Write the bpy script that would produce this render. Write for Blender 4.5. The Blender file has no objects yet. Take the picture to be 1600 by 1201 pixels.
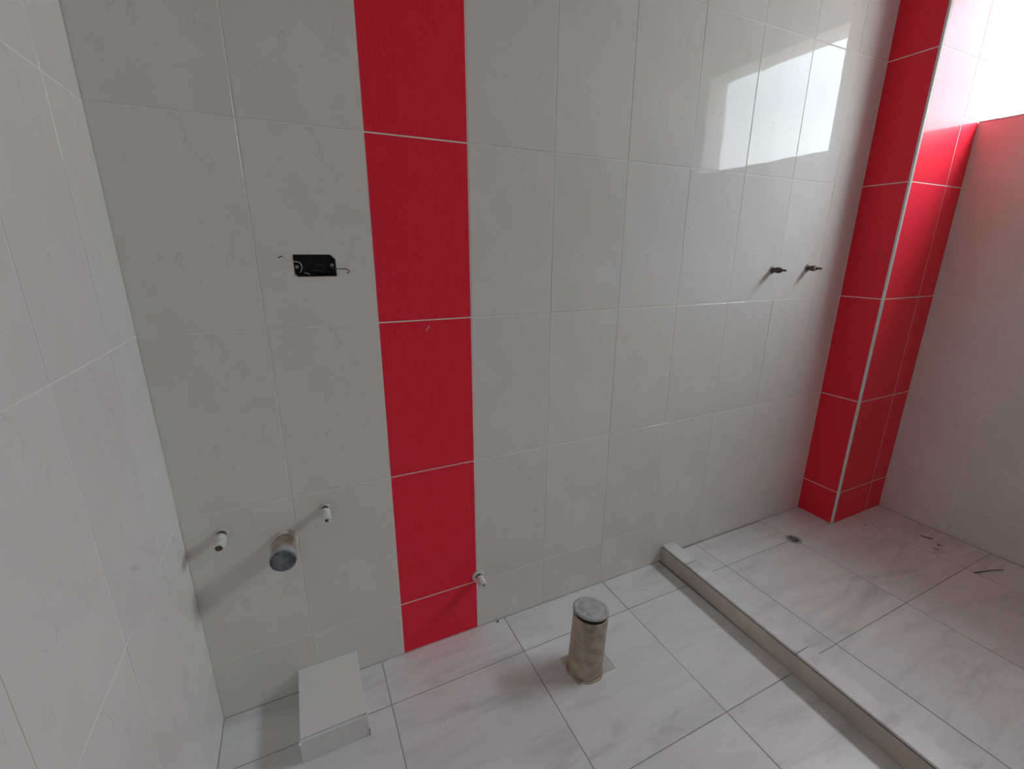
import bpy, bmesh, math, random
from mathutils import Vector, Matrix
random.seed(7)
sc = bpy.context.scene
COL = sc.collection

# ------------------------------------------------------------------ camera
W_PX = 1600.0
F_PX = 706.3
cam_d = bpy.data.cameras.new('camera')
cam_d.sensor_fit = 'HORIZONTAL'
cam_d.sensor_width = 36.0
cam_d.lens = F_PX * 36.0 / W_PX
cam_d.clip_start = 0.01
cam = bpy.data.objects.new('camera', cam_d)
COL.objects.link(cam)
RIGHT = Vector((0.90272598, -0.43019749, 0.00399108))
DOWN = Vector((-0.11635947, -0.25307873, -0.96042263))
FWD = Vector((0.41418147, 0.86653406, -0.2785183))
m = Matrix.Identity(4)
for r in range(3):
    m[r][0] = RIGHT[r]; m[r][1] = -DOWN[r]; m[r][2] = -FWD[r]
m[0][3], m[1][3], m[2][3] = 0.316, -1.220, 1.268
cam.matrix_world = m
sc.camera = cam

# ------------------------------------------------------------------ light
SKY_STRENGTH = 8.0
EXPOSURE = 1.52
sc.view_settings.view_transform = 'Standard'
sc.view_settings.look = 'None'
sc.view_settings.gamma = 1.0
sc.view_settings.use_curve_mapping = False
sc.view_settings.exposure = EXPOSURE
sc.cycles.max_bounces = 7
sc.cycles.diffuse_bounces = 6
sc.cycles.glossy_bounces = 3
sc.cycles.caustics_reflective = False


class NT:
    """tiny helper around a node tree"""
    def __init__(self, tree):
        self.t = tree
        tree.nodes.clear()

    def n(self, kind, **kw):
        nd = self.t.nodes.new(kind)
        for k, v in kw.items():
            if k.startswith('i_'):
                nd.inputs[k[2:].replace('_', ' ')].default_value = v
            else:
                setattr(nd, k, v)
        return nd

    def l(self, a, b):
        self.t.links.new(a, b)

    def ramp(self, fac, stops, interp='LINEAR'):
        nd = self.n('ShaderNodeValToRGB')
        cr = nd.color_ramp
        cr.interpolation = interp
        while len(cr.elements) < len(stops):
            cr.elements.new(0.5)
        for e, (p, c) in zip(cr.elements, stops):
            e.position = p
            e.color = (*c, 1) if len(c) == 3 else c
        self.l(fac, nd.inputs['Fac'])
        return nd.outputs['Color']

    def math(self, op, a, b=None, clamp=False):
        nd = self.n('ShaderNodeMath', operation=op, use_clamp=clamp)
        for i, v in enumerate((a, b)):
            if v is None:
                continue
            if isinstance(v, (int, float)):
                nd.inputs[i].default_value = v
            else:
                self.l(v, nd.inputs[i])
        return nd.outputs[0]

    def mix(self, fac, a, b, mode='MIX'):
        nd = self.n('ShaderNodeMix', data_type='RGBA', blend_type=mode)
        for idx, v in ((0, fac), (6, a), (7, b)):
            if isinstance(v, (int, float)):
                nd.inputs[idx].default_value = v
            elif isinstance(v, tuple):
                nd.inputs[idx].default_value = (*v, 1)
            else:
                self.l(v, nd.inputs[idx])
        return nd.outputs[2]


# overcast sky: white veil low down, blue-grey cloud above, soft clouds all round
wd = bpy.data.worlds.new('overcast_sky')
sc.world = wd
wd.use_nodes = True
w = NT(wd.node_tree)
tc = w.n('ShaderNodeTexCoord')
sep = w.n('ShaderNodeSeparateXYZ')
w.l(tc.outputs['Generated'], sep.inputs[0])
noi = w.n('ShaderNodeTexNoise', i_Scale=3.2, i_Detail=2.5, i_Roughness=0.55)
mp = w.n('ShaderNodeMapping')
mp.inputs['Scale'].default_value = (1, 1, 2.6)
w.l(tc.outputs['Generated'], mp.inputs[0])
w.l(mp.outputs[0], noi.inputs['Vector'])
zz = w.math('ADD', sep.outputs['Z'], w.math('MULTIPLY', w.math('SUBTRACT', noi.outputs['Fac'], 0.5), 0.16))
skyc = w.ramp(zz, [(0.0, (0.22, 0.22, 0.215)), (0.02, (0.38, 0.42, 0.435)), (0.15, (0.52, 0.565, 0.575)),
                   (0.24, (0.40, 0.47, 0.515)), (0.55, (0.76, 0.86, 0.92)), (1.0, (0.96, 1.06, 1.14))])
bg = w.n('ShaderNodeBackground', i_Strength=SKY_STRENGTH)
w.l(skyc, bg.inputs['Color'])
wo = w.n('ShaderNodeOutputWorld')
w.l(bg.outputs[0], wo.inputs['Surface'])

# window opening in the right wall
XR = 2.920
WALL_T = 0.165
WY0, WY1 = -1.27, -0.171
WZ0, WZ1 = 1.790, 2.355
pd = bpy.data.lights.new('window_portal', 'AREA')
pd.shape = 'RECTANGLE'
pd.size = WY1 - WY0
pd.size_y = WZ1 - WZ0
pd.cycles.is_portal = True
po = bpy.data.objects.new('window_portal', pd)
COL.objects.link(po)
po.matrix_world = Matrix(((0, 0, 1, XR + WALL_T * 0.9), (1, 0, 0, (WY0 + WY1) / 2), (0, 1, 0, (WZ0 + WZ1) / 2), (0, 0, 0, 1)))

# ------------------------------------------------------------------ materials
def material(name):
    mt = bpy.data.materials.new(name)
    mt.use_nodes = True
    nt = NT(mt.node_tree)
    out = nt.n('ShaderNodeOutputMaterial')
    bs = nt.n('ShaderNodeBsdfPrincipled')
    nt.l(bs.outputs[0], out.inputs['Surface'])
    return mt, nt, bs


def plain(name, rgb, rough=0.6, metal=0.0, vary=0.25, scale=40.0, bump=0.0):
    """one tone with procedural mottling"""
    mt, nt, bs = material(name)
    tc = nt.n('ShaderNodeTexCoord')
    no = nt.n('ShaderNodeTexNoise', i_Scale=scale, i_Detail=4.0)
    nt.l(tc.outputs['Object'], no.inputs['Vector'])
    lo = tuple(c * (1 - vary) for c in rgb)
    hi = tuple(min(1, c * (1 + vary)) for c in rgb)
    nt.l(nt.ramp(no.outputs['Fac'], [(0.3, lo), (0.7, hi)]), bs.inputs['Base Color'])
    bs.inputs['Roughness'].default_value = rough
    bs.inputs['Metallic'].default_value = metal
    if bump:
        bp = nt.n('ShaderNodeBump', i_Strength=0.6, i_Distance=bump)
        nt.l(no.outputs['Fac'], bp.inputs['Height'])
        nt.l(bp.outputs[0], bs.inputs['Normal'])
    return mt


def wall_tile_mat():
    """glazed off-white wall tile; the same faint crack print repeats on every tile"""
    mt, nt, bs = material('white_wall_tile')
    tc = nt.n('ShaderNodeTexCoord')
    oi = nt.n('ShaderNodeObjectInfo')
    # print veins (per-tile coordinates: every tile carries the same print)
    mpv = nt.n('ShaderNodeMapping')
    mpv.inputs['Scale'].default_value = (1.0, 0.8, 1.0)
    nt.l(tc.outputs['Object'], mpv.inputs[0])
    vn = nt.n('ShaderNodeTexNoise', i_Scale=12.0, i_Detail=4.0, i_Roughness=0.62, i_Distortion=0.5)
    nt.l(mpv.outputs[0], vn.inputs['Vector'])
    line = nt.ramp(nt.math('ABSOLUTE', nt.math('SUBTRACT', vn.outputs['Fac'], 0.47)), [(0.0, (1, 1, 1)), (0.016, (0, 0, 0))])
    mk = nt.n('ShaderNodeTexNoise', i_Scale=8.0, i_Detail=1.0)
    nt.l(tc.outputs['Object'], mk.inputs['Vector'])
    mask = nt.ramp(mk.outputs['Fac'], [(0.50, (0, 0, 0)), (0.64, (1, 1, 1))])
    vein = nt.math('MULTIPLY', nt.math('MULTIPLY', line, mask), 0.36)
    # cloudy mottling + slight tone difference from tile to tile
    cl = nt.n('ShaderNodeTexNoise', i_Scale=5.0, i_Detail=2.0)
    nt.l(tc.outputs['Object'], cl.inputs['Vector'])
    base = nt.ramp(cl.outputs['Fac'], [(0.3, (0.765, 0.752, 0.722)), (0.7, (0.815, 0.803, 0.775))])
    tone = nt.math('ADD', 0.975, nt.math('MULTIPLY', oi.outputs['Random'], 0.05))
    hs = nt.n('ShaderNodeHueSaturation')
    nt.l(base, hs.inputs['Color'])
    nt.l(tone, hs.inputs['Value'])
    col = nt.mix(vein, hs.outputs[0], (0.42, 0.38, 0.35))
    nt.l(col, bs.inputs['Base Color'])
    bs.inputs['Roughness'].default_value = 0.035
    bs.inputs['Specular IOR Level'].default_value = 0.36
    bs.inputs['IOR'].default_value = 1.34
    # very slightly wavy glaze
    wa = nt.n('ShaderNodeTexNoise', i_Scale=9.0, i_Detail=1.0)
    nt.l(tc.outputs['Object'], wa.inputs['Vector'])
    bp = nt.n('ShaderNodeBump', i_Strength=0.25, i_Distance=0.0012)
    nt.l(wa.outputs['Fac'], bp.inputs['Height'])
    nt.l(bp.outputs[0], bs.inputs['Normal'])
    return mt


def red_tile_mat():
    """glossy red tile with fine wavy vertical ribs"""
    mt, nt, bs = material('red_ribbed_tile')
    tc = nt.n('ShaderNodeTexCoord')
    mp = nt.n('ShaderNodeMapping')
    mp.inputs['Scale'].default_value = (1.0, 0.12, 1.0)
    nt.l(tc.outputs['Object'], mp.inputs[0])
    wv = nt.n('ShaderNodeTexWave', bands_direction='X', i_Scale=24.0, i_Distortion=3.2, i_Detail=1.5)
    wv.inputs['Detail Scale'].default_value = 1.4
    nt.l(mp.outputs[0], wv.inputs['Vector'])
    nt.l(nt.ramp(wv.outputs['Fac'], [(0.0, (0.905, 0.028, 0.056)), (1.0, (0.93, 0.032, 0.063))]), bs.inputs['Base Color'])
    bs.inputs['Roughness'].default_value = 0.42
    bs.inputs['IOR'].default_value = 1.45
    bs.inputs['Specular IOR Level'].default_value = 0.12
    bs.inputs['Coat Weight'].default_value = 0.27
    bs.inputs['Coat Roughness'].default_value = 0.05
    bs.inputs['Coat IOR'].default_value = 1.34
    bp = nt.n('ShaderNodeBump', i_Strength=0.10, i_Distance=0.0006)
    nt.l(wv.outputs['Fac'], bp.inputs['Height'])
    nt.l(bp.outputs[0], bs.inputs['Normal'])
    nt.l(bp.outputs[0], bs.inputs['Coat Normal'])
    return mt


def floor_tile_mat():
    """pale marbled floor tile with soft grey drifts, satin glaze"""
    mt, nt, bs = material('marbled_floor_tile')
    tc = nt.n('ShaderNodeTexCoord')
    oi = nt.n('ShaderNodeObjectInfo')
    off = nt.n('ShaderNodeVectorMath', operation='ADD')
    cmb = nt.n('ShaderNodeCombineXYZ')
    nt.l(nt.math('MULTIPLY', oi.outputs['Random'], 7.0), cmb.inputs[0])
    nt.l(nt.math('MULTIPLY', oi.outputs['Random'], 3.0), cmb.inputs[2])
    nt.l(tc.outputs['Object'], off.inputs[0])
    nt.l(cmb.outputs[0], off.inputs[1])
    mp = nt.n('ShaderNodeMapping')
    mp.inputs['Rotation'].default_value = (0, 0, 1.15)
    mp.inputs['Scale'].default_value = (2.2, 11.0, 5.0)
    nt.l(off.outputs[0], mp.inputs[0])
    n1 = nt.n('ShaderNodeTexNoise', i_Scale=1.0, i_Detail=5.0, i_Roughness=0.62, i_Distortion=0.9)
    nt.l(mp.outputs[0], n1.inputs['Vector'])
    n2 = nt.n('ShaderNodeTexNoise', i_Scale=9.0, i_Detail=2.0)
    nt.l(off.outputs[0], n2.inputs['Vector'])
    # thin veins where the drift noise crosses a level
    lv = nt.math('ABSOLUTE', nt.math('SUBTRACT', n1.outputs['Fac'], 0.5))
    vein = nt.math('MULTIPLY', nt.ramp(lv, [(0.0, (1, 1, 1)), (0.009, (0, 0, 0))]), nt.ramp(n2.outputs['Fac'], [(0.40, (0, 0, 0)), (0.75, (1, 1, 1))]))
    base = nt.ramp(n1.outputs['Fac'], [(0.30, (0.56, 0.56, 0.56)), (0.46, (0.72, 0.722, 0.724)), (0.60, (0.76, 0.763, 0.765)), (0.75, (0.81, 0.812, 0.814))])
    col = nt.mix(nt.math('MULTIPLY', vein, 0.38), base, (0.48, 0.46, 0.45))
    nt.l(col, bs.inputs['Base Color'])
    bs.inputs['Roughness'].default_value = 0.30
    return mt


def grout_mat(name, a, b, scale=3.0):
    mt, nt, bs = material(name)
    tc = nt.n('ShaderNodeTexCoord')
    no = nt.n('ShaderNodeTexNoise', i_Scale=scale, i_Detail=5.0, i_Roughness=0.7)
    nt.l(tc.outputs['Object'], no.inputs['Vector'])
    nt.l(nt.ramp(no.outputs['Fac'], [(0.35, a), (0.65, b)]), bs.inputs['Base Color'])
    bs.inputs['Roughness'].default_value = 0.85
    return mt


M = {}
M['tile'] = wall_tile_mat()
M['red'] = red_tile_mat()
M['floor'] = floor_tile_mat()
M['wgrout'] = grout_mat('white_wall_grout', (0.80, 0.76, 0.70), (0.93, 0.91, 0.88))
M['fgrout'] = grout_mat('grey_floor_grout', (0.28, 0.255, 0.235), (0.44, 0.42, 0.40), 6.0)
M['plaster'] = plain('grey_cement_render', (0.48, 0.475, 0.46), 0.8, vary=0.06, scale=4.0)
M['cement'] = plain('rough_cement', (0.40, 0.38, 0.35), 0.9, vary=0.25, scale=60.0, bump=0.002)
M['kerb_face'] = plain('shade_tinted_kerb_face', (0.60, 0.53, 0.45), 0.55, vary=0.14, scale=9.0)  # beige tile tone with the face's warm brown shade mixed into the colour
M['mortar'] = plain('pale_mortar', (0.60, 0.57, 0.53), 0.9, vary=0.12, scale=50.0)
M['mortar_white'] = plain('whitish_mortar', (0.66, 0.64, 0.60), 0.9, vary=0.15, scale=70.0, bump=0.001)
M['plain_tile'] = plain('plain_white_tile', (0.77, 0.765, 0.745), 0.12, vary=0.03, scale=6.0)
M['door'] = plain('door_paint', (0.46, 0.40, 0.33), 0.5, vary=0.08, scale=6.0)
M['steel'] = plain('dull_steel', (0.45, 0.44, 0.43), 0.4, 1.0, 0.2, 60.0)
M['trim'] = plain('pale_edge_trim', (0.72, 0.72, 0.72), 0.25, 0.0, 0.06, 20.0)
M['box_black'] = plain('black_plastic', (0.012, 0.013, 0.015), 0.35, 0.0, 0.4, 60.0)
M['wire_black'] = plain('black_wire', (0.045, 0.046, 0.050), 0.28, 0.0, 0.3, 60.0)
M['wire_white'] = plain('white_wire', (0.62, 0.60, 0.55), 0.5, 0.0, 0.1, 60.0)
M['rust'] = plain('rusty_steel', (0.11, 0.085, 0.065), 0.55, 0.5, 0.5, 90.0)
M['brass'] = plain('dark_brass', (0.13, 0.105, 0.075), 0.45, 0.7, 0.5, 160.0, 0.001)
M['tape'] = plain('white_thread_tape', (0.76, 0.75, 0.73), 0.6, 0.0, 0.18, 150.0, 0.002)
M['pipe_tan'] = plain('dusty_tan_pipe', (0.44, 0.37, 0.275), 0.6, 0.0, 0.3, 34.0, 0.001)
M['cap_grey'] = plain('dusty_grey_cap', (0.42, 0.43, 0.43), 0.55, 0.0, 0.18, 40.0, 0.001)
M['cap_slate'] = plain('slate_grey_cap', (0.17, 0.18, 0.20), 0.55, 0.0, 0.55, 45.0, 0.001)
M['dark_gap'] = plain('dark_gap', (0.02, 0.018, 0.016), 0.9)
M['crumb'] = plain('white_plaster', (0.96, 0.955, 0.95), 0.8, vary=0.05)
M['mud'] = plain('dried_mud', (0.24, 0.17, 0.13), 0.9, vary=0.3, scale=90.0)
M['twig'] = plain('brown_twig', (0.13, 0.08, 0.06), 0.8, vary=0.3, scale=90.0)
M['tile_body'] = plain('raw_tile_edge', (0.20, 0.155, 0.115), 0.85, vary=0.25, scale=30.0)


# ------------------------------------------------------------------ helpers
def new_obj(name, mesh, mats, parent=None, mat4=None):
    o = bpy.data.objects.new(name, mesh)
    COL.objects.link(o)
    if mesh is not None and not mesh.materials:
        for mt in (mats if isinstance(mats, (list, tuple)) else [mats]):
            mesh.materials.append(mt)
    if mat4 is not None:
        o.matrix_world = mat4
    if parent is not None:
        o.parent = parent            # parents of parts stand at the origin or are plain translations
        o.matrix_parent_inverse = Matrix.Translation(-parent.location) if mat4 is not None else Matrix.Identity(4)
    return o


def tag(o, label, cat, group=None, kind=None):
    o['label'] = label
    o['category'] = cat
    if group:
        o['group'] = group
    if kind:
        o['kind'] = kind
    return o


def thing(name, label, cat, loc=(0, 0, 0), group=None):
    o = bpy.data.objects.new(name, None)
    COL.objects.link(o)
    o.location = loc
    o.empty_display_size = 0.05
    return tag(o, label, cat, group)


def bm_mesh(bm, name, smooth=False):
    bmesh.ops.recalc_face_normals(bm, faces=bm.faces)
    me = bpy.data.meshes.new(name)
    bm.to_mesh(me)
    bm.free()
    if smooth:
        for p in me.polygons:
            p.use_smooth = True
    return me


def grid_solid(us, vs, solid, n0, n1, frame):
    """extruded plate: cells of the (us x vs) grid where solid(i,j); from depth n0 to n1.
    frame maps (u,v,n) to a point"""
    bm = bmesh.new()
    cache = {}

    def V(i, j, k):
        key = (i, j, k)
        if key not in cache:
            cache[key] = bm.verts.new(frame(us[i], vs[j], n0 if k == 0 else n1))
        return cache[key]
    nu, nv = len(us) - 1, len(vs) - 1
    ok = lambda i, j: 0 <= i < nu and 0 <= j < nv and solid(i, j)
    for i in range(nu):
        for j in range(nv):
            if not ok(i, j):
                continue
            for k in (0, 1):
                bm.faces.new([V(i, j, k), V(i + 1, j, k), V(i + 1, j + 1, k), V(i, j + 1, k)])
            if not ok(i - 1, j):
                bm.faces.new([V(i, j, 0), V(i, j + 1, 0), V(i, j + 1, 1), V(i, j, 1)])
            if not ok(i + 1, j):
                bm.faces.new([V(i + 1, j, 0), V(i + 1, j + 1, 0), V(i + 1, j + 1, 1), V(i + 1, j, 1)])
            if not ok(i, j - 1):
                bm.faces.new([V(i, j, 0), V(i + 1, j, 0), V(i + 1, j, 1), V(i, j, 1)])
            if not ok(i, j + 1):
                bm.faces.new([V(i, j + 1, 0), V(i + 1, j + 1, 0), V(i + 1, j + 1, 1), V(i, j + 1, 1)])
    return bm


def holes_plate(u0, u1, v0, v1, holes, n0, n1, frame):
    us = sorted({u0, u1, *[h[0] for h in holes], *[h[1] for h in holes]})
    vs = sorted({v0, v1, *[h[2] for h in holes], *[h[3] for h in holes]})

    def solid(i, j):
        cu, cv = (us[i] + us[i + 1]) / 2, (vs[j] + vs[j + 1]) / 2
        return not any(h[0] < cu < h[1] and h[2] < cv < h[3] for h in holes)
    return grid_solid(us, vs, solid, n0, n1, frame)


TH = 0.0008      # how far a tile stands proud of its grout
_tiles = {}


def tile_mesh(wd_, ht_, mat, ch=0.0007):
    key = (round(wd_, 4), round(ht_, 4), mat.name)
    if key in _tiles:
        return _tiles[key]
    bm = bmesh.new()
    a, b = wd_ / 2, ht_ / 2
    rings = []
    for (x, y, z) in ((a, b, 0), (a, b, TH - ch * 0.8), (a - ch, b - ch, TH)):
        rings.append([bm.verts.new(p) for p in ((-x, -y, z), (x, -y, z), (x, y, z), (-x, y, z))])
    bm.faces.new(rings[0][::-1])
    bm.faces.new(rings[2])
    for r0, r1 in zip(rings, rings[1:]):
        for k in range(4):
            bm.faces.new([r0[k], r0[(k + 1) % 4], r1[(k + 1) % 4], r1[k]])
    me = bm_mesh(bm, 'tile')
    me.materials.append(mat)
    _tiles[key] = me
    return me


def frame_mat(U, V, N, P):
    mm = Matrix.Identity(4)
    for r in range(3):
        mm[r][0], mm[r][1], mm[r][2], mm[r][3] = U[r], V[r], N[r], P[r]
    return mm


GAP = 0.0036


def lay(parent, plane, u0, u1, v0, v1, mat, jit=0.0010, gap=GAP, name='tile', hole=None):
    """one tile filling the grid cell [u0,u1]x[v0,v1] of a plane (origin,U,V,N)"""
    O, U, V, N = plane
    wd_, ht_ = u1 - u0 - gap, v1 - v0 - gap
    P = O + U * ((u0 + u1) / 2) + V * ((v0 + v1) / 2)
    if hole:
        cu, cv = (u0 + u1) / 2, (v0 + v1) / 2
        h = [(hole[0] - cu, hole[1] - cu, hole[2] - cv, hole[3] - cv)]
        bm = holes_plate(-wd_ / 2, wd_ / 2, -ht_ / 2, ht_ / 2, h, 0, TH, lambda u, v, n: Vector((u, v, n)))
        me = bm_mesh(bm, 'tile')
        me.materials.append(mat)
        jit = 0
    else:
        me = tile_mesh(wd_, ht_, mat)
    mm = frame_mat(U, V, N, P)
    if jit:
        mm = mm @ Matrix.Rotation(random.gauss(0, jit), 4, 'X') @ Matrix.Rotation(random.gauss(0, jit), 4, 'Y')
        mm = Matrix.Translation(N * random.uniform(-0.0001, 0.0002)) @ mm
    return new_obj(name, me, mat, parent, mm)


X, Y, Z = Vector((1, 0, 0)), Vector((0, 1, 0)), Vector((0, 0, 1))


def lathe(profile, seg=32, axis_mat=None, wob=0.0, cap=True):
    """profile: list of (r, h) along local +z; optional wobble; returns bmesh"""
    bm = bmesh.new()
    rings = []
    for (r, h) in profile:
        ring = []
        for k in range(seg):
            a = 2 * math.pi * k / seg
            rr = r * (1 + (random.uniform(-wob, wob) if wob else 0))
            ring.append(bm.verts.new((rr * math.cos(a), rr * math.sin(a), h)))
        rings.append(ring)
    for r0, r1 in zip(rings, rings[1:]):
        for k in range(seg):
            bm.faces.new([r0[k], r0[(k + 1) % seg], r1[(k + 1) % seg], r1[k]])
    if cap:
        bm.faces.new(rings[0][::-1])
        bm.faces.new(rings[-1])
    if axis_mat is not None:
        bmesh.ops.transform(bm, matrix=axis_mat, verts=bm.verts)
    return bm


def tube(points, r, seg=8, taper=None):
    bm = bmesh.new()
    pts = [Vector(p) for p in points]
    rings = []
    up = Vector((0.31, 0.2, 0.93)).normalized()
    for i, p in enumerate(pts):
        t = (pts[min(i + 1, len(pts) - 1)] - pts[max(i - 1, 0)]).normalized()
        a = t.cross(up).normalized()
        b = t.cross(a).normalized()
        rr = r if taper is None else r * (1 + (taper - 1) * i / (len(pts) - 1))
        rings.append([bm.verts.new(p + a * rr * math.cos(2 * math.pi * k / seg) + b * rr * math.sin(2 * math.pi * k / seg)) for k in range(seg)])
    for r0, r1 in zip(rings, rings[1:]):
        for k in range(seg):
            bm.faces.new([r0[k], r0[(k + 1) % seg], r1[(k + 1) % seg], r1[k]])
    bm.faces.new(rings[0][::-1])
    bm.faces.new(rings[-1])
    return bm


def smooth_path(pts, n=6):
    """Catmull-Rom through pts"""
    P = [Vector(p) for p in pts]
    P = [P[0] * 2 - P[1]] + P + [P[-1] * 2 - P[-2]]
    out = []
    for i in range(1, len(P) - 2):
        for k in range(n):
            t = k / n
            a, b, c, d = P[i - 1], P[i], P[i + 1], P[i + 2]
            out.append(0.5 * ((2 * b) + (c - a) * t + (2 * a - 5 * b + 4 * c - d) * t * t + (3 * b - a - 3 * c + d) * t ** 3))
    out.append(P[-2])
    return out


def box_bm(x0, x1, y0, y1, z0, z1, bevel=0.0):
    bm = bmesh.new()
    bmesh.ops.create_cube(bm, size=1.0)
    bmesh.ops.transform(bm, matrix=Matrix.Translation(((x0 + x1) / 2, (y0 + y1) / 2, (z0 + z1) / 2)) @ Matrix.Diagonal((x1 - x0, y1 - y0, z1 - z0, 1)), verts=bm.verts)
    if bevel:
        bmesh.ops.bevel(bm, geom=bm.edges[:], offset=bevel, segments=1, affect='EDGES')
    return bm


# ------------------------------------------------------------------ room shell
TW, THT = 0.26, 0.4496               # wall tile grid
COLX0, ROW0 = 0.5095, 0.1923         # red strip's left edge, first course line
colx = lambda i: COLX0 + TW * i
rowz = lambda j: ROW0 + THT * j
XC, CD = 2.5211, 0.1708              # corner column: left face, front face depth
FS = 0.0272                          # shower floor level
YF = -2.30                           # wall behind the camera
CEIL = 2.55
EB = (0.3255, 0.4195, 1.2120, 1.2635)   # junction box hole in the back wall (x0,x1,z0,z1)

pt = lambda x, y, z: Vector((x, y, z))
bm = holes_plate(-0.15, XR + 0.165, -0.10, CEIL, [EB], TH, 0.055, lambda u, v, n: pt(u, n, v))
bmr = box_bm(-0.15, XR + 0.165, 0.055, 0.15, -0.10, CEIL)
mer = bm_mesh(bmr, 'rear')
bm.from_mesh(mer)
bpy.data.meshes.remove(mer)
wall_back = tag(new_obj('wall_back', bm_mesh(bm, 'wall_back'), M['wgrout']), 'back wall of white glazed tiles with one red vertical strip', 'wall', kind='structure')
bm = holes_plate(YF, TH, -0.10, CEIL, [], -TH, -0.15, lambda u, v, n: pt(n, u, v))
wall_left = tag(new_obj('wall_left', bm_mesh(bm, 'wall_left'), M['wgrout']), 'left wall of cool white glazed tiles', 'wall', kind='structure')
bm = holes_plate(YF, TH, -0.10, CEIL, [(WY0, WY1 + 0.006, WZ0 - 0.006, WZ1)], XR + TH, XR + WALL_T, lambda u, v, n: pt(n, u, v))
wall_right = tag(new_obj('wall_right', bm_mesh(bm, 'wall_right'), [M['wgrout']]), 'right wall of white tiles below the open window', 'wall', kind='structure')
DOOR = (1.15, 1.95, 0.0, 2.06)
bm = holes_plate(-0.15, XR + 0.165, -0.10, CEIL, [DOOR], YF, YF - 0.12, lambda u, v, n: pt(u, n, v))
wall_front = tag(new_obj('wall_front', bm_mesh(bm, 'wall_front'), M['plaster']), 'plain plastered wall behind the camera with the door', 'wall', kind='structure')
bm = box_bm(-0.15, XR + 0.165, YF - 0.12, 0.15, CEIL, CEIL + 0.12)
ceiling = tag(new_obj('ceiling', bm_mesh(bm, 'ceiling'), M['plaster']), 'plain white ceiling', 'ceiling', kind='structure')
KX0, KX1, KH = 1.610, 1.672, 0.080       # kerb at the back wall; it runs slightly askew
KSK = 0.022
bm = box_bm(0 - TH, XR + TH, YF, TH, -0.10, -TH)
floor = tag(new_obj('floor', bm_mesh(bm, 'floor'), M['fgrout']), 'pale marbled tile floor of the bathroom and the shower', 'floor', kind='structure')
bm = box_bm(KX1 - 0.06, XR + TH, YF, TH, -TH, FS - TH)
o = new_obj('shower_base', bm_mesh(bm, 'shower_base'), M['fgrout'], floor)

# corner column core
bm = box_bm(XC + TH, XR + WALL_T, -CD + TH, TH, -TH, CEIL)
column = tag(new_obj('tiled_column', bm_mesh(bm, 'tiled_column'), M['wgrout']), 'red tiled corner column beside the window with pale edge trim', 'column', kind='structure')

# back wall tiles
PB = (pt(0, TH, 0), X, Z, -Y)
cols = [0.0] + [colx(i) for i in range(-1, 8)] + [XC]
rows = [0.0] + [rowz(j) for j in range(0, 6)] + [CEIL]
for a in range(len(cols) - 1):
    for b in range(len(rows) - 1):
        u0, u1, v0, v1 = cols[a], cols[a + 1], rows[b], rows[b + 1]
        if b == 0 and u0 > 1.6:
            v0 = FS
        red = abs(u0 - COLX0) < 1e-6
        hole = EB if (u0 < EB[0] and u1 > EB[1] and v0 < EB[2] and v1 > EB[3]) else None
        t = lay(wall_back, PB, u0, u1, v0, v1, M['red'] if red else M['tile'], hole=hole, name='red_tile' if red else 'tile')
        if red and b == 2:
            bmk = tube([(0.6345, -0.0006, 1.0615), (0.6385, -0.0007, 1.066), (0.6455, -0.0006, 1.0755)], 0.0009, 6)
            new_obj('paint_nick', bm_mesh(bmk, 'paint_nick'), M['crumb'], t, Matrix.Identity(4))
            t.children[0].matrix_parent_inverse = t.matrix_world.inverted()

# left wall tiles (seen from +x): u along -y
PL = (pt(-TH, 0, 0), -Y, Z, X)
PLf = (pt(-TH, 0, 0), Y, Z, X)
lc = [0.0, -0.167, -0.410]
while lc[-1] > YF:
    lc.append(max(YF, lc[-1] - TW))
for a in range(len(lc) - 1):
    for b in range(len(rows) - 1):
        lay(wall_left, PLf, lc[a + 1], lc[a], rows[b], rows[b + 1], M['tile'])

# right wall tiles, under and around the window: facing -x, u along -y
PRr = (pt(XR + TH, 0, 0), -Y, Z, -X)
rc = [CD, 0.437]
while rc[-1] < -YF:
    rc.append(min(-YF, rc[-1] + TW))
rrows = [FS] + [rowz(j) for j in range(0, 4)] + [WZ0]
for a in range(len(rc) - 1):
    for b in range(len(rrows) - 1):
        lay(wall_right, PRr, rc[a], rc[a + 1], rrows[b], rrows[b + 1], M['tile'])
for a in range(len(rc) - 1):
    u0, u1 = rc[a], rc[a + 1]
    if u1 <= -WY0 + 1e-6:
        lay(wall_right, PRr, u0, u1, WZ1, CEIL, M['tile'])
    else:
        u0 = max(u0, -WY0)
        for v0, v1 in ((WZ0, rowz(4)), (rowz(4), WZ1), (WZ1, CEIL)):
            if u1 - u0 > 0.02:
                lay(wall_right, PRr, u0, u1, v0, v1, M['tile'])
    # the tile column that straddles the window's far edge
    if rc[a] < -WY0 < rc[a + 1]:
        lay(wall_right, PRr, rc[a], -WY0, WZ1, CEIL, M['tile'])

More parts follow.
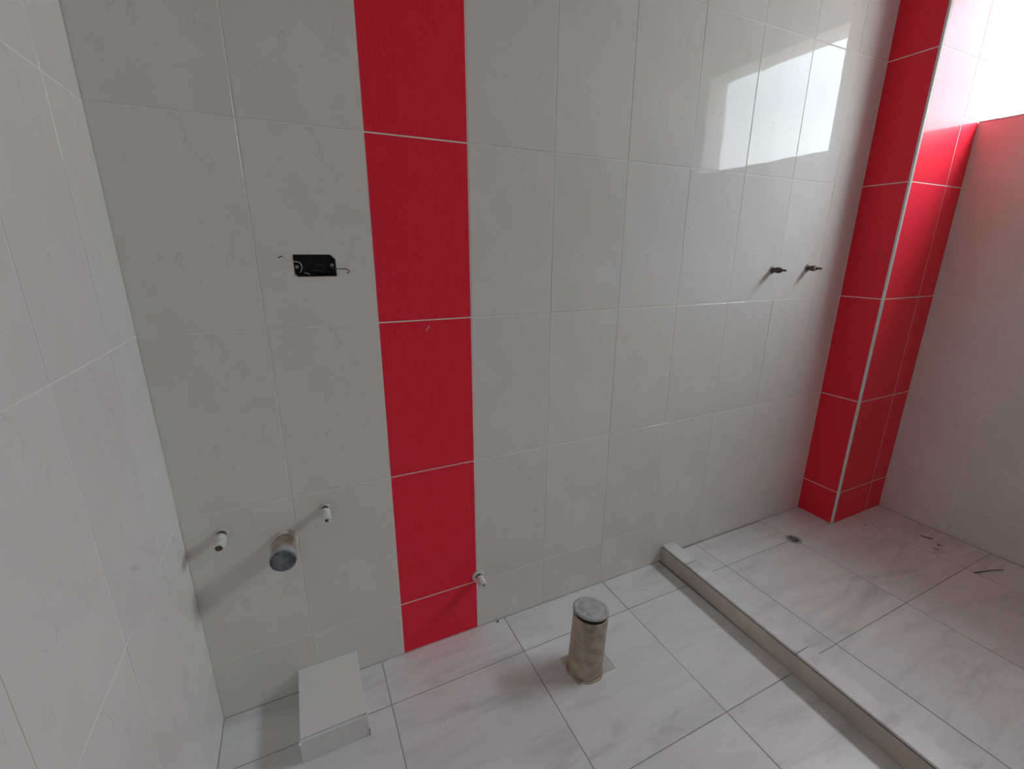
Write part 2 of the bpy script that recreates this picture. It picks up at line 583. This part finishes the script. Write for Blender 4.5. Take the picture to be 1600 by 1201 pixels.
# column tiles
PCL = (pt(XC + TH, 0, 0), -Y, Z, -X)
PCF = (pt(0, -CD + TH, 0), X, Z, -Y)
crow = [FS] + rows[1:]
JX = XC + 0.013 + TW
for b in range(len(crow) - 1):
    lay(column, PCL, 0.0, CD - 0.006, crow[b], crow[b + 1], M['red'], name='red_tile')
    lay(column, PCF, XC + 0.009, JX, crow[b], crow[b + 1], M['red'], name='red_tile')
    z0, z1 = crow[b], crow[b + 1]
    if z1 <= WZ0:
        lay(column, PCF, JX, XR, z0, z1, M['red'], name='red_tile')
    elif z0 < WZ0:
        lay(column, PCF, JX, XR, z0, WZ0, M['red'], name='red_tile')
        lay(column, PCF, JX, XR + WALL_T, WZ0, z1, M['red'], name='red_tile', gap=GAP)
    else:
        lay(column, PCF, JX, XR + WALL_T - 0.002, z0, z1, M['red'], name='red_tile')
# rounded edge trim on the column's outer corner
bm = bmesh.new()
prof = []
cx0, cy0 = XC + 0.008, -CD + 0.008
for k in range(7):
    a = math.pi + (math.pi / 2) * k / 6
    prof.append((cx0 + 0.0088 * math.cos(a), cy0 + 0.0088 * math.sin(a)))
prof.append((cx0, cy0))
vs0 = [bm.verts.new((x, y, FS)) for x, y in prof]
vs1 = [bm.verts.new((x, y, CEIL)) for x, y in prof]
for k in range(len(prof)):
    bm.faces.new([vs0[k], vs0[(k + 1) % len(prof)], vs1[(k + 1) % len(prof)], vs1[k]])
bm.faces.new(vs0[::-1])
bm.faces.new(vs1)
new_obj('edge_trim', bm_mesh(bm, 'edge_trim'), M['trim'], column)

# window sill
bm = box_bm(XR - 0.001, XR + WALL_T + 0.01, WY0 + 0.001, WY1 - 0.001, WZ0 - 0.006, WZ0, 0.0015)
tag(new_obj('window_1', bm_mesh(bm, 'window_1'), M['cement']), 'open window hole high in the right wall, thin grey sill', 'window', kind='structure')

# door behind the camera
dx0, dx1, dz1 = DOOR[0], DOOR[1], DOOR[3]
door = tag(new_obj('door_1', bm_mesh(box_bm(dx0 + 0.045, dx1 - 0.045, YF - 0.10, YF - 0.06, 0.0, dz1 - 0.045, 0.002), 'door_1'), M['door']), 'plain closed door in the wall behind the camera', 'door', kind='structure')
for bx_ in ((dx0, dx0 + 0.043, 0.0, dz1), (dx1 - 0.043, dx1, 0.0, dz1), (dx0 + 0.043, dx1 - 0.043, dz1 - 0.043, dz1)):
    new_obj('door_frame', bm_mesh(box_bm(bx_[0], bx_[1], YF - 0.12, YF + 0.012, bx_[2], bx_[3], 0.002), 'door_frame'), M['door'], door)
new_obj('door_handle', bm_mesh(tube(smooth_path([(dx0 + 0.10, YF - 0.06, 1.02), (dx0 + 0.10, YF - 0.015, 1.02), (dx0 + 0.13, YF - 0.01, 1.02), (dx0 + 0.21, YF - 0.01, 1.02)]), 0.009, 10), 'door_handle', True), M['steel'], door)

# bathroom floor tiles
PF = (pt(0, 0, -TH), X, Y, Z)
kx = lambda y: KX0 + KSK * y
fx = [0.0, 0.4373, 0.8712, 1.3051, 1.600]
fy = [0.0, -0.161, -0.595, -1.029, -1.463, -1.897, YF]
PATCH = (0.965, 1.106, -0.341, -0.235)
for a in range(len(fx) - 1):
    for b in range(len(fy) - 1):
        hole = PATCH if (fx[a] < PATCH[0] and fx[a + 1] > PATCH[1] and fy[b] > PATCH[3] and fy[b + 1] < PATCH[2]) else None
        lay(floor, PF, fx[a], fx[a + 1], fy[b + 1], fy[b], M['floor'], jit=0.0006, gap=0.0030, name='floor_tile', hole=hole)
# shower floor tiles
PS = (pt(0, 0, FS - TH), X, Y, Z)
sx = [1.665, 1.808, 2.240, 2.690, XR - 0.004]
sy = [-0.0045, -0.168, -0.600, -1.034, -1.468, -1.902, YF]
for a in range(len(sx) - 1):
    for b in range(len(sy) - 1):
        if a >= 2 and b == 0:
            # beside and in front of the column
            if a == 2:
                lay(floor, PS, sx[2], XC, -CD, 0.0, M['floor'], jit=0.0004, gap=0.0030, name='floor_tile')
            continue
        lay(floor, PS, sx[a], sx[a + 1], sy[b + 1], sy[b], M['floor'], jit=0.0006, gap=0.0030, name='floor_tile')

# ------------------------------------------------------------------ shower kerb
kerb = thing('shower_kerb', 'low tiled kerb between bathroom floor and shower floor', 'kerb', (KX0, 0, 0))
def kerb_piece(name, u0, u1, y0, y1, z0, z1, mat, bev=0.0008):
    bm = box_bm(u0, u1, y0, y1, z0, z1, bev)
    for v in bm.verts:
        v.co.x += KSK * v.co.y
    return new_obj(name, bm_mesh(bm, name), mat, kerb, Matrix.Identity(4))
kerb_piece('core', KX0 + 0.005, KX1 - 0.004, YF, 0.0, -TH, KH - 0.008, M['tile_body'], 0)
ky = [0.0, -0.135, -0.595, -1.029, -1.463, -1.897, YF]
for a, b in zip(ky, ky[1:]):
    kerb_piece('top_tile', KX0 + 0.0005, KX1, b + 0.0012, a - 0.0012, KH - 0.008, KH, M['floor'])
kerb_piece('face_slab', KX0, KX0 + 0.006, YF, 0.0, 0.0, KH - 0.0125, M['kerb_face'])
for a, b in zip([0.0, -0.60, -1.03, -1.47], [-0.60, -1.03, -1.47, YF]):
    kerb_piece('inner_face_tile', KX1 - 0.005, KX1, b + 0.0012, a - 0.0012, FS, KH - 0.009, M['floor'])

# ------------------------------------------------------------------ tiled pipe boxing on the floor
BX0, BX1, BY1, BH = 0.200, 0.3645, -0.2185, 0.079
boxing = thing('pipe_boxing', 'small tiled pipe boxing on the floor against the back wall', 'pipe boxing', (BX0, 0, 0))
def bpart(name, dims, mat, bev=0.0012):
    return new_obj(name, bm_mesh(box_bm(*dims, bev), name), mat, boxing, Matrix.Identity(4))
bpart('core', (BX0 + 0.007, BX1 - 0.007, BY1 + 0.007, -0.001, 0.0, BH - 0.007), M['cement'], 0)
bpart('top_tile', (BX0, BX1, BY1 + 0.001, -0.0005, BH - 0.007, BH), M['plain_tile'])
bpart('front_tile', (BX0 - 0.002, BX1 + 0.002, BY1 - 0.004, BY1 + 0.004, 0.0, BH - 0.0075), M['plain_tile'])
bpart('side_tile', (BX0 + 0.001, BX0 + 0.007, BY1 + 0.008, -0.001, 0.0, BH - 0.0085), M['plain_tile'])
bpart('side_tile', (BX1 - 0.007, BX1 - 0.001, BY1 + 0.008, -0.001, 0.0, BH - 0.0085), M['plain_tile'])
# plaster filler chips at the corners
def lump(name, c, s, mat, parent=None, seed=0, sub=1, label=None):
    rnd = random.Random(seed)
    bm = bmesh.new()
    bmesh.ops.create_icosphere(bm, subdivisions=sub, radius=1.0)
    for v in bm.verts:
        k = rnd.uniform(0.75, 1.2)
        v.co = Vector((v.co.x * s[0] * k, v.co.y * s[1] * k, v.co.z * s[2] * k))
    me = bm_mesh(bm, name, True)
    if parent is None:
        o = new_obj(name, me, mat)
        o.location = c
        return o
    return new_obj(name, me, mat, parent, Matrix.Translation(c))
lump('grout_chip', (BX1 - 0.002, -0.006, BH - 0.002), (0.004, 0.006, 0.006), M['crumb'], boxing, 3)
lump('grout_chip', (BX1 + 0.001, BY1 + 0.002, BH - 0.003), (0.003, 0.004, 0.008), M['crumb'], boxing, 4)
lump('grout_chip', (BX0 - 0.001, BY1 - 0.003, BH - 0.014), (0.004, 0.004, 0.007), M['crumb'], boxing, 5)
lump('grout_chip', (BX1 + 0.0025, BY1 - 0.004, 0.012), (0.003, 0.003, 0.014), M['cement'], boxing, 6)

# ------------------------------------------------------------------ junction box
jb = thing('junction_box', 'black recessed junction box with loose wires in the white tile', 'junction box', ((EB[0] + EB[1]) / 2, 0, EB[2]))
x0, x1, z0, z1 = EB
e = 0.0008
bm = bmesh.new()
# open-fronted shell with two clipped corners
out = [(x0 + e, z0 + 0.006), (x0 + 0.006, z0 + e), (x1 - e - 0.002, z0 + e), (x1 - e, z0 + 0.003), (x1 - e, z1 - 0.010), (x1 - 0.010, z1 - e), (x0 + e, z1 - e)]
cxm, czm = (x0 + x1) / 2, (z0 + z1) / 2
inn = [(cxm + (x - cxm) * 0.955, czm + (z - czm) * 0.93) for x, z in out]
yf, yb = -0.0006, 0.046
Lo = [bm.verts.new((x, yf, z)) for x, z in out]
Li = [bm.verts.new((x, yf, z)) for x, z in inn]
Lb = [bm.verts.new((x, yb - 0.002, z)) for x, z in inn]
Lc = [bm.verts.new((x, yb, z)) for x, z in out]
n = len(out)
for k in range(n):
    k2 = (k + 1) % n
    bm.faces.new([Lo[k], Lo[k2], Li[k2], Li[k]])
    bm.faces.new([Li[k], Li[k2], Lb[k2], Lb[k]])
    bm.faces.new([Lo[k], Lo[k2], Lc[k2], Lc[k]])
bm.faces.new(Lb)
bm.faces.new(Lc)
new_obj('shell', bm_mesh(bm, 'shell'), M['box_black'], jb, Matrix.Identity(4))
for tri in (((x1, z1), (x1 - 0.0115, z1), (x1, z1 - 0.0115)), ((x0, z0), (x0 + 0.0070, z0), (x0, z0 + 0.0070))):
    bm = bmesh.new()
    fr = [bm.verts.new((x, -0.0009, z)) for x, z in tri]
    bk = [bm.verts.new((x, 0.004, z)) for x, z in tri]
    bm.faces.new(fr)
    bm.faces.new(bk)
    for k in range(3):
        bm.faces.new([fr[k], fr[(k + 1) % 3], bk[(k + 1) % 3], bk[k]])
    new_obj('mortar_fill', bm_mesh(bm, 'mortar_fill'), M['mortar_white'], jb, Matrix.Identity(4))
RY = Matrix.Rotation(math.pi / 2, 4, 'X')          # local +z -> world -y
for (lx, lz) in ((x0 + 0.0065, 1.2350), (x1 - 0.0085, 1.2385)):
    lug = lathe([(0.0040, 0), (0.0040, 0.014), (0.0022, 0.0142), (0.0022, 0.011)], 16, Matrix.Translation((lx, 0.0145, lz)) @ RY)
    new_obj('screw_lug', bm_mesh(lug, 'screw_lug'), M['steel'], jb, Matrix.Identity(4))
def wire(name, pts, r, mat, parent=jb):
    return new_obj(name, bm_mesh(tube(smooth_path(pts), r, 8), name, True), mat, parent, Matrix.Identity(4))
ww = wire('white_wire', [(0.334, 0.020, 1.218), (0.340, 0.004, 1.225), (0.3425, -0.004, 1.236), (0.339, -0.008, 1.2445), (0.329, -0.010, 1.2475), (0.3175, -0.011, 1.2485), (0.312, -0.011, 1.2525), (0.3075, -0.011, 1.2580), (0.3040, -0.012, 1.2600)], 0.0010, M['wire_white'])
wire('wire_end', [(0.3038, -0.012, 1.2600), (0.2995, -0.0125, 1.2585), (0.2945, -0.013, 1.2560)], 0.0012, M['wire_black'], jb)
wire('hook_wire', [(0.405, 0.010, 1.234), (0.412, -0.002, 1.2315), (0.420, -0.006, 1.2300), (0.434, -0.007, 1.2295), (0.4425, -0.007, 1.2290), (0.4475, -0.007, 1.2262), (0.4480, -0.007, 1.2225), (0.4455, -0.007, 1.2200), (0.4420, -0.007, 1.2195)], 0.0011, M['rust'])
for pts in ([(0.352, 0.030, 1.220), (0.368, 0.014, 1.226), (0.384, 0.012, 1.224), (0.398, 0.022, 1.217), (0.404, 0.036, 1.215)],
            [(0.362, 0.032, 1.238), (0.376, 0.015, 1.240), (0.392, 0.013, 1.236), (0.405, 0.026, 1.228)],
            [(0.345, 0.022, 1.216), (0.352, 0.008, 1.2185), (0.360, 0.012, 1.2165), (0.372, 0.028, 1.216)]):
    wire('loose_wire', pts, 0.0021, M['wire_black'])
wire('strip_wire', [(0.346, 0.010, 1.2195), (0.353, 0.006, 1.2200), (0.358, 0.008, 1.2170)], 0.0011, M['wire_white'])

# ------------------------------------------------------------------ wall stubs
def out_mat(x, z, y=0.0, tiltx=0.0, tiltz=0.0):
    return Matrix.Translation((x, y, z)) @ Matrix.Rotation(math.pi / 2 + tiltx, 4, 'X') @ Matrix.Rotation(tiltz, 4, 'Y')


def taped_stub(label, x, z, L, r, seed, tilt=0.0, side=0.0, bore=0.62, ring=1.0):
    random.seed(seed)
    t = thing('capped_water_stub', label, 'pipe stub', (x, 0, z), 'taped water stubs on the back wall')
    mm = out_mat(x, z, 0, tilt, side)
    new_obj('cement_ring', bm_mesh(lathe([(r * 1.28 * ring, 0.0), (r * 1.22 * ring, 0.003), (r * 1.0, 0.0050)], 20, out_mat(x, z, 0), 0.10), 'cement_ring', True), M['mortar_white'], t, Matrix.Identity(4))
    new_obj('nipple', bm_mesh(lathe([(r * 0.82, 0.0), (r * 0.82, L - 0.004)], 20, mm), 'nipple', True), M['brass'], t, Matrix.Identity(4))
    # tape wound in uneven turns
    prof = []
    h = L * 0.26
    while h < L * 0.92:
        prof += [(r * random.uniform(0.84, 0.95), h), (r * random.uniform(1.0, 1.12), h + L * 0.05), (r * random.uniform(1.0, 1.1), h + L * 0.12)]
        h += L * 0.17
    prof += [(r * 1.02, L * 0.95)]
    new_obj('thread_tape', bm_mesh(lathe(prof, 24, mm, 0.055), 'thread_tape', True), M['tape'], t, Matrix.Identity(4))
    plug = new_obj('plug', bm_mesh(lathe([(r * 0.98, L * 0.93), (r * 1.0, L * 0.985), (r * 0.86, L), (r * bore, L), (r * (bore - 0.04), L * 0.93)], 24, mm, 0.03), 'plug', True), M['tape'], t, Matrix.Identity(4))
    o = new_obj('socket', bm_mesh(lathe([(r * (bore + 0.02), L * 0.952), (r * (bore + 0.02), L * 0.968)], 12, mm), 'socket'), M['brass'] if bore > 0.6 else M['rust'], plug, None)
    return t


taped_stub('white taped pipe stub left of the capped drain pipe, nearest the corner', 0.0815, 0.580, 0.066, 0.0128, 11, 0.03, 0.0, 0.66)
taped_stub('white taped pipe stub above and right of the capped drain pipe', 0.3265, 0.589, 0.068, 0.0118, 12, 0.0, 0.0, 0.40)
taped_stub('white taped pipe stub low at the edge of the red strip', 0.774, 0.213, 0.050, 0.0128, 13, 0.06, 0.0, 0.30, 1.35)
random.seed(21)

# drain pipe out of the wall
dp = thing('wall_drain_pipe', 'tan drain pipe with slate grey end cap sticking out of wall', 'drain pipe', (0.217, 0, 0.513))
mm = out_mat(0.217, 0.513, 0, 0.05, -0.04)
new_obj('cement_ring', bm_mesh(lathe([(0.0352, 0.0), (0.0345, 0.004), (0.030, 0.008)], 28, out_mat(0.217, 0.514), 0.06), 'cement_ring', True), M['mortar_white'], dp, Matrix.Identity(4))
new_obj('pipe', bm_mesh(lathe([(0.0300, 0.0), (0.0300, 0.064)], 36, mm), 'pipe', True), M['pipe_tan'], dp, Matrix.Identity(4))
new_obj('collar', bm_mesh(lathe([(0.0303, 0.054), (0.0318, 0.056), (0.0318, 0.074), (0.0310, 0.077)], 36, mm), 'collar', True), M['cap_grey'], dp, Matrix.Identity(4))
cp = new_obj('end_cap', bm_mesh(lathe([(0.0311, 0.0765), (0.0309, 0.080), (0.0285, 0.0815), (0.0245, 0.0800), (0.021, 0.0805), (0.012, 0.0815), (0.004, 0.0818)], 36, mm, 0.012), 'end_cap', True), M['cap_slate'], dp, Matrix.Identity(4))

# shower stubs
def shower_stub(label, x, z, seed):
    t = thing('shower_valve_stub', label, 'pipe stub', (x, 0, z), 'dark valve stubs on the shower wall')
    mm = out_mat(x, z)
    new_obj('cement_ring', bm_mesh(lathe([(0.016, 0.0), (0.015, 0.002), (0.011, 0.003)], 18, mm, 0.08), 'cement_ring', True), M['cement'], t, Matrix.Identity(4))
    new_obj('sleeve', bm_mesh(lathe([(0.0095, 0.0), (0.0095, 0.020), (0.0080, 0.021)], 18, mm), 'sleeve', True), M['brass'], t, Matrix.Identity(4))
    new_obj('gland_nut', bm_mesh(lathe([(0.0105, 0.020), (0.0125, 0.0215), (0.0125, 0.033), (0.0105, 0.0345)], 6, mm), 'gland_nut'), M['rust'], t, Matrix.Identity(4))
    new_obj('spindle', bm_mesh(lathe([(0.0072, 0.034), (0.0066, 0.042), (0.0042, 0.044), (0.0040, 0.058), (0.0030, 0.060)], 12, mm), 'spindle', True), M['brass'], t, Matrix.Identity(4))
    new_obj('packing', bm_mesh(lathe([(0.0086, 0.0345), (0.0084, 0.0375), (0.0070, 0.0380)], 14, mm, 0.1), 'packing', True), M['tape'] if seed else M['rust'], t, Matrix.Identity(4))
    return t
shower_stub('dark valve stub on the shower wall, the one farther from the column', 2.035, 1.209, 0)
shower_stub('dark valve stub on the shower wall, the one nearer the column', 2.253, 1.214, 1)

# ------------------------------------------------------------------ toilet waste pipe in the floor
PX, PY = 1.018, -0.297
fp = thing('floor_waste_pipe', 'dusty tan waste pipe with grey cap standing up from the floor', 'waste pipe', (PX, PY, 0))
random.seed(33)
lean = Matrix.Translation((PX, PY, 0)) @ Matrix.Rotation(math.radians(3.2), 4, 'Y')
new_obj('mortar_bed', bm_mesh(lathe([(0.0605, -0.0007), (0.0590, 0.002), (0.0555, 0.004)], 30, Matrix.Translation((PX, PY, 0)), 0.05), 'mortar_bed', True), M['pipe_tan'], fp, Matrix.Identity(4))
new_obj('mortar_patch', bm_mesh(box_bm(PATCH[0] + 0.0015, PATCH[1] - 0.0015, PATCH[2] + 0.0015, PATCH[3] - 0.0015, -TH, -0.0003), 'mortar_patch'), M['mortar'], fp, Matrix.Identity(4))
prof = [(0.0545, -0.001), (0.0552, 0.02), (0.0545, 0.06), (0.0538, 0.11), (0.0535, 0.16), (0.0538, 0.205), (0.0525, 0.209)]
new_obj('pipe', bm_mesh(lathe(prof, 48, lean, 0.006), 'pipe', True), M['pipe_tan'], fp, Matrix.Identity(4))
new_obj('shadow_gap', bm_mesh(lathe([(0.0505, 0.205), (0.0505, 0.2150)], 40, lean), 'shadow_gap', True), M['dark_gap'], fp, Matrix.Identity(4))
capm = Matrix.Translation((PX + 0.0135, PY + 0.004, 0.2125)) @ Matrix.Rotation(math.radians(7.0), 4, 'Y') @ Matrix.Rotation(math.radians(-5.0), 4, 'X')
cp = new_obj('cap', bm_mesh(lathe([(0.0530, 0.0), (0.0552, 0.001), (0.0555, 0.006), (0.0540, 0.0090), (0.0440, 0.0098), (0.0425, 0.0082), (0.0405, 0.0084), (0.0395, 0.0094), (0.012, 0.0094), (0.011, 0.0086), (0.002, 0.0085)], 56, capm, 0.002), 'cap', True), M['cap_grey'], fp, Matrix.Identity(4))
lump('plaster_splash', capm @ Vector((-0.036, -0.018, 0.0098)), (0.0045, 0.0042, 0.0012), M['crumb'], fp, 8)
lump('plaster_splash', capm @ Vector((-0.052, 0.002, 0.0085)), (0.0032, 0.0022, 0.0015), M['crumb'], fp, 9)

# ------------------------------------------------------------------ floor drain
fd = thing('floor_drain', 'small round dirty metal drain in the shower floor', 'floor drain', (2.236, -0.171, FS))
random.seed(5)
new_obj('flange', bm_mesh(lathe([(0.034, 0.0), (0.034, 0.0012), (0.030, 0.0022), (0.0235, 0.0018)], 36, Matrix.Translation((2.236, -0.171, FS)), 0.02), 'flange', True), M['cap_grey'], fd, Matrix.Identity(4))
new_obj('grate', bm_mesh(lathe([(0.0235, 0.0012), (0.0230, 0.0024), (0.010, 0.0026), (0.003, 0.0024)], 30, Matrix.Translation((2.236, -0.171, FS)), 0.01), 'grate', True), M['cap_slate'], fd, Matrix.Identity(4))
for k in range(6):
    a = k * math.pi / 3 + 0.3
    bmh = lathe([(0.0036, 0.0020), (0.0034, 0.0030)], 8, Matrix.Translation((2.236 + 0.0145 * math.cos(a), -0.171 + 0.0145 * math.sin(a), FS)))
    new_obj('drain_slot', bm_mesh(bmh, 'drain_slot'), M['dark_gap'], fd, Matrix.Identity(4))

# ------------------------------------------------------------------ debris
tag(new_obj('twig', bm_mesh(tube(smooth_path([(2.686, -0.630, FS + 0.0022), (2.730, -0.644, FS + 0.003), (2.768, -0.655, FS + 0.004), (2.816, -0.672, FS + 0.0022)]), 0.0022, 6, 0.6), 'twig', True), M['twig']), 'thin dark twig lying on the shower floor', 'twig')

def smear(label, pts, h, seed):
    rnd = random.Random(seed)
    bm = bmesh.new()
    cx_ = sum(p[0] for p in pts) / len(pts); cy_ = sum(p[1] for p in pts) / len(pts)
    ring = []
    for k in range(len(pts)):
        a, b = pts[k], pts[(k + 1) % len(pts)]
        for t in (0, 0.33, 0.66):
            ring.append((a[0] + (b[0] - a[0]) * t + rnd.uniform(-.0025, .0025), a[1] + (b[1] - a[1]) * t + rnd.uniform(-.0025, .0025)))
    lo = [bm.verts.new((x - cx_, y - cy_, 0)) for x, y in ring]
    hi = [bm.verts.new(((x - cx_) * 0.8, (y - cy_) * 0.8, h)) for x, y in ring]
    for k in range(len(ring)):
        k2 = (k + 1) % len(ring)
        bm.faces.new([lo[k], lo[k2], hi[k2], hi[k]])
    bm.faces.new(hi)
    bm.faces.new(lo[::-1])
    o = new_obj('mud_smear', bm_mesh(bm, 'mud_smear'), M['mud'])
    o.location = (cx_, cy_, FS)
    return tag(o, label, 'mud smear', 'dried mud smears on the shower floor')
smear('largest dark mud smear on the shower floor by the right wall', [(2.792, -0.398), (2.806, -0.404), (2.818, -0.436), (2.806, -0.440), (2.796, -0.420)], 0.0012, 1)
smear('small dark mud smear nearer the right wall than its neighbour', [(2.786, -0.462), (2.794, -0.470), (2.788, -0.486), (2.779, -0.476)], 0.001, 2)
smear('small dark mud smear beside the long floor joint near the right wall', [(2.730, -0.468), (2.740, -0.476), (2.742, -0.494), (2.732, -0.486)], 0.001, 3)
smear('tiny mud smear in front of the red column foot', [(2.652, -0.238), (2.662, -0.240), (2.664, -0.250), (2.654, -0.249)], 0.001, 4)

SP = [(0.56, -0.102), (0.635, -0.124), (0.648, -0.135), (0.783, -0.157), (0.77, -0.178), (0.775, -0.21), (0.751, -0.214), (0.673, -0.224), (0.603, -0.271), (0.568, -0.279), (0.513, -0.265), (0.465, -0.235), (0.951, -0.268), (0.701, -0.068), (0.489, -0.170)]
SZ = [1, 1, 1.5, 1, 0.9, 1.7, 1, 0.9, 1, 1.1, 1, 1, 1, 0.9, 0.9]
for k, ((sx_, sy_), s_) in enumerate(zip(SP, SZ)):
    r = 0.0029 * s_
    o = lump('plaster_crumb', (sx_, sy_, r * 0.12), (r, r, r * 0.25), M['crumb'], None, 50 + k)
    tag(o, 'tiny white plaster crumb on the floor tiles between boxing and waste pipe', 'plaster crumb', 'white plaster crumbs on the bathroom floor')
o = lump('mortar_crumb', (0.842, -0.010, 0.003), (0.0042, 0.0036, 0.0036), M['dark_gap'], None, 77)
tag(o, 'small black crumb at the foot of the wall right of the red strip', 'crumb')
